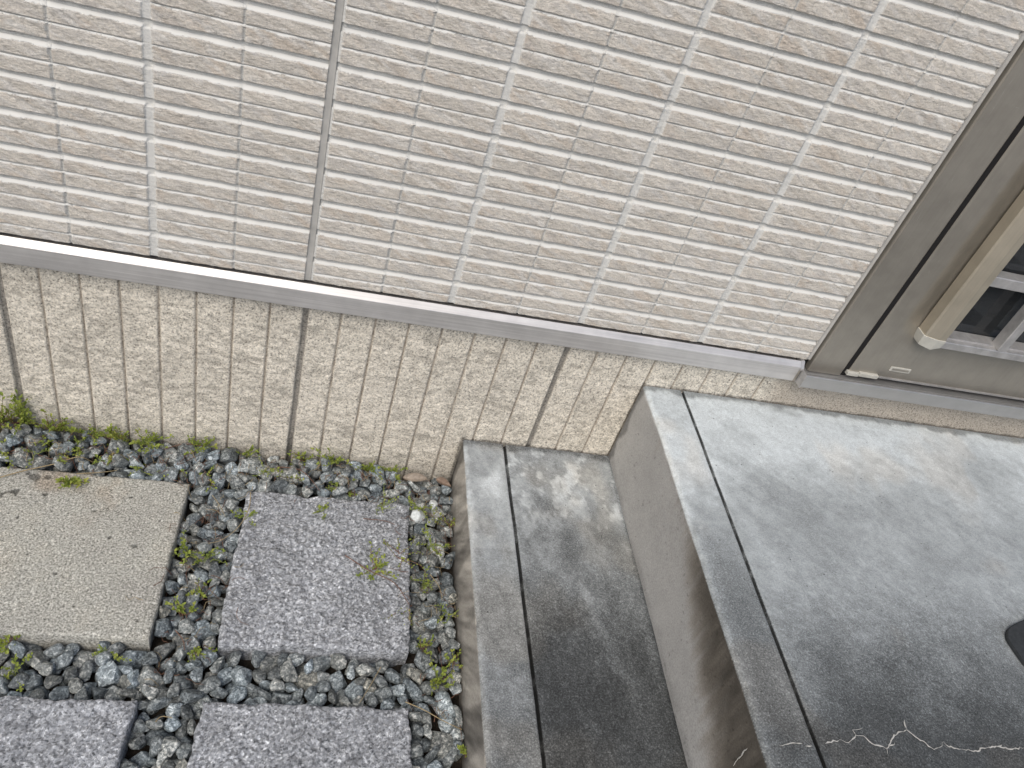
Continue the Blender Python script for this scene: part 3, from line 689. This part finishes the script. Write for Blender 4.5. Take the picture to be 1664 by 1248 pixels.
def weed(px, py, n, length, lift, label, ls=.0048, head=None, spread=6.283, z=None, dens=1.0, seed=None, wall=False):
    rr = random.Random(seed if seed is not None else int(px * 7 + py))
    g = Vector(at(px, py, 2, -.760 if z is None else z))
    if wall: g = Vector(at(px, py, 1, -.004)); 
    if g.y > -.004: g.y = -.004
    g.z = top_at(g.x, g.y) - .004 if z is None else z
    n = int(n * (2.6 if wall else 1.4) + .5); ls *= 1.25 if wall else 1.05; root = empty('weed', g, label=label, cat='weed', group='small green weeds in the gravel')
    bs, bl = bmesh.new(), bmesh.new()
    for i in range(n):
        a_ = (head if head is not None else 0) + rr.uniform(-spread / 2, spread / 2); L = length * rr.uniform(.45, 1.1); dz = lift * rr.uniform(.5, 1.2)
        p = Vector((rr.gauss(0, .003), rr.gauss(0, .003), 0)); pts = [p.copy()]; d = Vector((math.cos(a_), math.sin(a_), dz)).normalized(); m_ = 9
        for k in range(m_):
            d = (d + Vector((rr.gauss(0, .16), rr.gauss(0, .16), rr.gauss(0, .10) - .05 * (1 - min(dz, 1))))).normalized(); p = p + d * L / m_
            if p.z + g.z < PZ_ - .012: p.z = PZ_ - .012 - g.z
            if p.y + g.y > -.003: p.y = -.003 - g.y
            pts.append(p.copy())
        tube(bs, pts, .00065, .0003)
        for k in range(2, m_ + 1):
            for q in range(int(rr.choice((1, 1, 2, 3)) * dens + .5)):
                aa = rr.uniform(0, 6.283); ld = (Vector((math.cos(aa), math.sin(aa), rr.uniform(.1, .9))) + (pts[k] - pts[k - 1]).normalized() * .7)
                Lf = ls * .86 * rr.uniform(.5, 1.25) * (1.15 if k == m_ else 1); leaf(bl, pts[k] + Vector((rr.gauss(0, .0008),) * 3), ld, Vector((rr.gauss(0, .3), rr.gauss(0, .3), 1)), Lf, Lf * rr.uniform(.45, .7))
    for nm, b_, mt in (('stems', bs, M_TWIG if rr.random() < .5 else M_STEM), ('leaves', bl, M_LEAF)):
        me = bpy.data.meshes.new(nm); b_.to_mesh(me); b_.free(); me.materials.append(mt); o = put(bpy.data.objects.new(nm, me), root)
    return root
M_STEM = plain('green_stem', (.20, .24, .07), .7)
UP = math.pi / 2
weed(48, 712, 4, .085, 2.6, 'tallest green weed, climbing the wide foundation joint at far left', .0065, head=2.0, spread=1.6, wall=True, dens=1.2)
weed(8, 690, 5, .065, 1.6, 'bushy green weed against the foundation at the left picture edge', .006, wall=True)
weed(88, 705, 6, .055, 1.1, 'spreading green weed just right of the wide joint at far left', .006, wall=True)
weed(128, 728, 4, .035, .5, 'low weed in gravel between the foundation and beige paving stone, left part', .0055)
weed(118, 782, 6, .030, .5, 'dense dark green sprig overhanging the back edge of the beige paving stone', .0075, z=PZ_ + .001, head=-UP, spread=3.5, dens=1.3)
weed(205, 715, 6, .060, 1.3, 'feathery weed leaning up the foundation above the beige paving stone', .0055, wall=True, head=2.6, spread=2)
weed(243, 732, 6, .045, .8, 'leafy weed at the wall foot above the beige stone right corner', .0055, wall=True)
weed(285, 755, 5, .045, .4, 'weed trailing down towards the beige stone right corner', .005, head=-UP, spread=2.4)
weed(175, 755, 4, .030, .4, 'tiny sprig in the gravel behind the middle of the beige stone', .005)
weed(62, 745, 4, .035, .5, 'little weed between wall and beige stone beside the straw', .005)
weed(10, 742, 4, .04, .7, 'weed in gravel at the left edge behind the beige stone corner', .006)
weed(398, 728, 3, .035, 1.6, 'slender upright weed standing at the foundation between two narrow grooves', .0045, wall=True)
weed(432, 770, 4, .035, .4, 'small weed in the gravel above the left corner of the granite stone', .0045)
weed(475, 775, 4, .04, .5, 'yellowish weed in the gravel below the middle wide foundation joint', .0045)
weed(540, 758, 5, .045, 1.1, 'weed at the wall foot right of the middle wide joint', .005, wall=True)
weed(548, 790, 5, .030, .5, 'yellow-green cushion of weed in the gravel behind the granite stone', .005)
weed(600, 752, 5, .045, 1.4, 'pair of upright weed stems at the wall foot left of the dead leaf', .005, wall=True)
weed(642, 765, 4, .035, .9, 'weed just left of the dead leaf by the foundation', .0045, wall=True)
weed(525, 830, 4, .018, .6, 'tiny weed growing alone on the back part of the granite stone', .0045, z=PZ_ + .001)
weed(610, 925, 8, .050, .3, 'large leafy weed lying across the right half of the granite stone', .006, z=PZ_ + .001, dens=1.2)
weed(650, 905, 7, .060, .3, 'thin weed with reddish stems at the right edge of the granite stone', .005, z=PZ_ + .001, dens=.7)
weed(660, 985, 5, .055, .3, 'reddish trailing weed hanging off the right edge of the granite stone', .0045, head=-1.9, spread=1.4, dens=.7)
weed(620, 820, 4, .040, .3, 'fine weed along the back edge of the granite stone', .004, z=PZ_ + .001, head=0, dens=.6)
weed(690, 822, 5, .040, .6, 'weed beside the white stone in the strip next to the lower step', .005)
weed(728, 850, 5, .045, .8, 'weed close against the top of the lower step riser', .005)
weed(700, 880, 5, .040, .5, 'weed midway between granite stone and lower step, upper part', .005)
weed(690, 940, 4, .040, .5, 'sparse weed between granite stone and lower step, middle part', .0045)
weed(730, 990, 4, .030, .6, 'tiny weed touching the lower step riser halfway down', .0045)
weed(716, 1102, 7, .040, .9, 'bright bushy weed with a round leaf beside the lower step', .0065, dens=1.2)
weed(735, 1075, 4, .030, .7, 'small weed just behind the bright bushy weed by the lower step', .005)
weed(764, 1222, 4, .018, .8, 'small star-shaped weed at the foot of the step near the bottom edge', .0055)
weed(690, 1048, 4, .022, .6, 'tiny weed at the front right corner of the granite stone', .0045)
weed(305, 890, 6, .034, .6, 'bright weed at the right edge of the beige stone between the stones', .006, dens=1.2)
weed(335, 905, 4, .030, .5, 'reddish and green weed in the middle of the gap between stones', .005)
weed(322, 955, 5, .028, .5, 'small weed in the gap between beige and granite stones, lower half', .0055)
weed(303, 992, 5, .026, .5, 'leafy weed touching the beige stone near its front right corner', .006)
weed(323, 1045, 5, .032, .4, 'trailing weed at the lower end of the gap between stones', .005, head=-UP, spread=1.6)
weed(402, 840, 4, .024, .5, 'weed beside the left edge of the granite stone near its back corner', .005)
weed(340, 780, 4, .04, .4, 'weed between the back corners of beige and granite stones', .005)
weed(20, 1038, 6, .034, .4, 'flat green weed under the front edge of the beige stone at left', .0065)
weed(22, 1092, 5, .030, .5, 'small weed in the gravel at the left edge above the lower stone', .0055)
weed(182, 1052, 3, .022, .4, 'tiny weed under the front edge of the beige stone, middle', .0045)
for i_, (px, py, n_, L_, lf, wl, lb) in enumerate([(30, 722, 5, .05, .9, True, 'weed filling the foot of the wall between the tallest weed and the edge'),
        (150, 718, 5, .05, .7, True, 'weed lying along the wall foot above the middle of the beige stone'), (330, 735, 5, .04, .8, True, 'low weed at the wall foot above the gap between stones'),
        (500, 742, 4, .04, .7, True, 'short weed hugging the wall foot beside the middle wide joint'), (95, 742, 4, .035, .4, False, 'weed in the gravel just behind the beige stone near the straw tip'),
        (225, 762, 4, .035, .4, False, 'weed in the gravel behind the beige stone, right part'), (575, 800, 4, .03, .4, False, 'weed on the gravel touching the back edge of the granite stone')]):
    weed(px, py, n_, L_, lf, lb, .005, wall=wl, seed=500 + i_)
# withered stems caught between the stones, too many to count
bm = bmesh.new(); rr = random.Random(77)
for _ in range(420):
    if rr.random() < .6: x, y = rr.uniform(-.3, .50), -abs(rr.gauss(.035, .022))
    elif rr.random() < .5: x, y = rr.gauss(.115, .03), rr.uniform(-.45, -.08)
    else: x, y = rr.gauss(.505, .025), rr.uniform(-.5, -.02)
    if y > -.006: continue
    a_ = rr.uniform(0, 6.283); L = rr.uniform(.008, .035); pts = []
    for k in range(5):
        xx = x + math.cos(a_) * L * k / 4; yy = min(y + math.sin(a_) * L * k / 4, -.005); a_ += rr.gauss(0, .25)
        if xx > .542: xx = .542
        pts.append(Vector((xx, yy, top_at(xx, yy) + rr.uniform(.0, .003))))
    tube(bm, pts, .0006, .0003, 4)
me = bpy.data.meshes.new('dead_grass'); bm.to_mesh(me); bm.free(); me.materials.append(M_TWIG); me.materials.append(M_STRAW)
for p in me.polygons: p.material_index = (p.index // 64) % 3 == 0
tag(put(bpy.data.objects.new('dead_grass', me)), 'withered brown stems scattered over the gravel', 'dead grass', None, 'stuff')
# dry stems
def stalk(pts, zoff, r, mat, label, name='dry_stalk'):
    P3 = []
    for (x, y) in pts:
        p = Vector(at(x, y, 2, PZ_)); p.z = max(top_at(p.x, p.y), PZ_ - .012) + zoff
        if p.y > -.004: p.y = -.004
        P3.append(p)
    out = []
    n = len(P3)
    for i in range(n - 1):
        p0, p1, p2, p3 = P3[max(i - 1, 0)], P3[i], P3[i + 1], P3[min(i + 2, n - 1)]
        for k in range(6):
            t = k / 6; out.append(.5 * ((2 * p1) + (-p0 + p2) * t + (2 * p0 - 5 * p1 + 4 * p2 - p3) * t * t + (-p0 + 3 * p1 - 3 * p2 + p3) * t ** 3))
    out.append(P3[-1]); bm = bmesh.new(); o0 = out[0].copy(); tube(bm, [p - o0 for p in out], r, r * .6, 6)
    bmesh.ops.holes_fill(bm, edges=[e_ for e_ in bm.edges if e_.is_boundary])
    me = bpy.data.meshes.new(name); bm.to_mesh(me); bm.free(); me.materials.append(mat); o = put(bpy.data.objects.new(name, me)); o.location = o0
    return tag(o, label, 'dry stalk', 'dry stalks on the gravel')
stalk([(-10, 782), (40, 768), (90, 756), (128, 748), (150, 746)], .004, .0011, M_STRAW, 'long pale straw crossing the back left corner of the beige stone')
stalk([(125, 772), (160, 771), (190, 766)], .003, .0008, M_STRAW, 'short pale straw along the back edge of the beige stone')
stalk([(407, 803), (404, 830), (388, 852), (362, 872), (338, 880)], .004, .0008, M_STRAW, 'curved pale stalk beside the back left corner of the granite stone')
stalk([(345, 800), (356, 815), (366, 834)], .004, .0007, M_STRAW, 'thin straight stalk between the two back stones')
stalk([(660, 1138), (690, 1150), (722, 1168), (752, 1182)], .005, .0009, M_STRAW, 'pale arching stalk beside the bottom granite stone and step')
stalk([(700, 930), (715, 950), (720, 972)], .005, .0007, M_STRAW, 'short stalk in the strip of gravel by the lower step')
stalk([(620, 1080), (606, 1105), (585, 1140)], .004, .0007, M_STRAW, 'fine stalk in front of the granite stone')
stalk([(560, 905), (600, 930), (640, 950), (664, 985)], .004, .0009, M_TWIG, 'reddish stem lying over the right part of the granite stone')
stalk([(590, 845), (630, 850), (668, 862)], .003, .0007, M_TWIG, 'reddish stem near the back edge of the granite stone')
stalk([(450, 765), (490, 772), (520, 800)], .004, .0008, M_TWIG, 'brown twig in the gravel below the middle wide joint')
stalk([(265, 735), (300, 725), (330, 735)], .004, .0008, M_TWIG, 'brown twig at the wall foot right of the beige stone')
stalk([(-5, 735), (40, 738), (80, 748), (120, 750)], .004, .0008, M_TWIG, 'brown twig behind the beige stone at left')
stalk([(253, 1170), (262, 1160), (280, 1162)], .004, .0009, M_STRAW, 'tiny bent stalk between the two bottom stones')
stalk([(285, 1020), (297, 1035), (300, 1052)], .004, .0008, M_TWIG, 'short brown twig in the gravel at the crossing of the stones')
# dead leaves
def dead_leaf(px, py, L, wd, rz, curl, tilt, label, col=M_DEAD):
    p = Vector(at(px, py, 2, -.757)); p.y = min(p.y, -.012); p.z = top_at(p.x, p.y) + .003
    t = np.linspace(0, 1, 24); s = np.linspace(-1, 1, 9); T, S = np.meshgrid(t, s)
    wdt = np.sin(np.pi * T ** .85) ** .75 * wd / 2
    X = (T - .5) * L; Y = S * wdt; Zz = (S ** 2) * wdt * curl + np.sin(T * 3.1) * L * .10 + (fbm(T * 6, S * 2 + px, 3, 3) - .5) * .004
    X = X.ravel(); Y = Y.ravel(); Zz = Zz.ravel(); V = np.stack([X, Y, Zz], 1)
    V2 = V - [0, 0, .0004]; n = len(V); f = grid_faces(9, 24); f2 = f[:, ::-1] + n
    o = mesh_np('dead_leaf', np.concatenate([V, V2]), np.concatenate([f, f2]), col)
    o.location = p; o.rotation_euler = (tilt, 0, rz); return tag(o, label, 'leaf', 'dead leaves by the wall')
dead_leaf(676, 770, .050, .018, .05, .9, .5, 'pale curled dead leaf against the foundation left of the step', plain('pale_dead_leaf', (.33, .28, .23), .7))
dead_leaf(700, 792, .034, .013, 1.3, .8, .3, 'reddish-brown dead leaf standing between gravel and step corner', plain('red_dead_leaf', (.22, .13, .10), .7))
dead_leaf(722, 780, .034, .014, -.5, 1.0, .5, 'dark brown curled dead leaf in the corner of wall and step')
# white stones
for (px, py, r, lb) in ((679, 830, .015, 'white stone chip touching the back right corner of the granite stone'), (708, 812, .010, 'white-faced stone chip between granite stone and step')):
    p = at(px, py, 2, -.757); v = PROT[3] @ np.array(Matrix.Rotation(px, 3, 'Z')).T * r
    o = mesh_np('stone_chip', v, IF, M_WHITE); o.location = (p[0], p[1], top_at(p[0], p[1]) + .002); tag(o, lb, 'stone', 'white stone chips')

# ------------------------------------------------------------------ rubber mat on the landing
mat_pts = [at(*p, 2, -.4595)[:2] for p in ((1664, 1007), (1652, 1012), (1643, 1017), (1638, 1022), (1636, 1028), (1637, 1036), (1641, 1044), (1652, 1060), (1664, 1077))]
a0 = mat_pts[0]; d0 = np.array([.30, .12]); b0 = mat_pts[-1]
outline = [tuple(a0 + d0 * 1.6)] + [tuple(p) for p in mat_pts] + [tuple(b0 + np.array([.05, -.09])), tuple(b0 + np.array([.14, -.19])), tuple(b0 + np.array([.50, -.16])), tuple(a0 + d0 * 1.6 + np.array([.10, -.12]))]
mr = empty('doormat', (outline[4][0] + .15, outline[4][1], -.464), label='black rubber mat at the right edge of the pale landing', cat='mat')
mo = Matrix.Translation(-Vector(mr.location))
bm = bmesh.new(); vb = [bm.verts.new((x, y, -.4642)) for x, y in outline]; f = bm.faces.new(vb); r_ = bmesh.ops.extrude_face_region(bm, geom=[f])
bmesh.ops.translate(bm, verts=[g for g in r_['geom'] if isinstance(g, bmesh.types.BMVert)], vec=(0, 0, .0055)); bmesh.ops.recalc_face_normals(bm, faces=bm.faces)
bmesh.ops.bevel(bm, geom=[e_ for e_ in bm.edges if abs(e_.verts[0].co.z - e_.verts[1].co.z) < 1e-5 and e_.verts[0].co.z > -.46], offset=.0012, segments=2, affect='EDGES')
me = bpy.data.meshes.new('mat_base'); bm.to_mesh(me); bm.free(); me.materials.append(M_RUB); o = put(bpy.data.objects.new('mat_base', me), mr); o.matrix_parent_inverse = mo
cxm = np.array(at(1664, 1044, 2, -.459)[:2]) + [.012, -.002]
for ix in range(4):
    for iy in range(-2, 1):
        c = (cxm[0] + ix * .045 + (iy % 2) * .02, cxm[1] + iy * .04 + .01 * ix)
        if iy < 0 and ix == 0: continue
        bm = bmesh.new(); bmesh.ops.create_cone(bm, cap_ends=True, segments=24, radius1=.012, radius2=.011, depth=.003, matrix=Matrix.Translation((c[0], c[1], -.4585)))
        me = bpy.data.meshes.new('mat_stud'); bm.to_mesh(me); bm.free(); me.materials.append(M_RUB); o = put(bpy.data.objects.new('mat_stud', me), mr); o.matrix_parent_inverse = mo
bpy.context.view_layer.update()
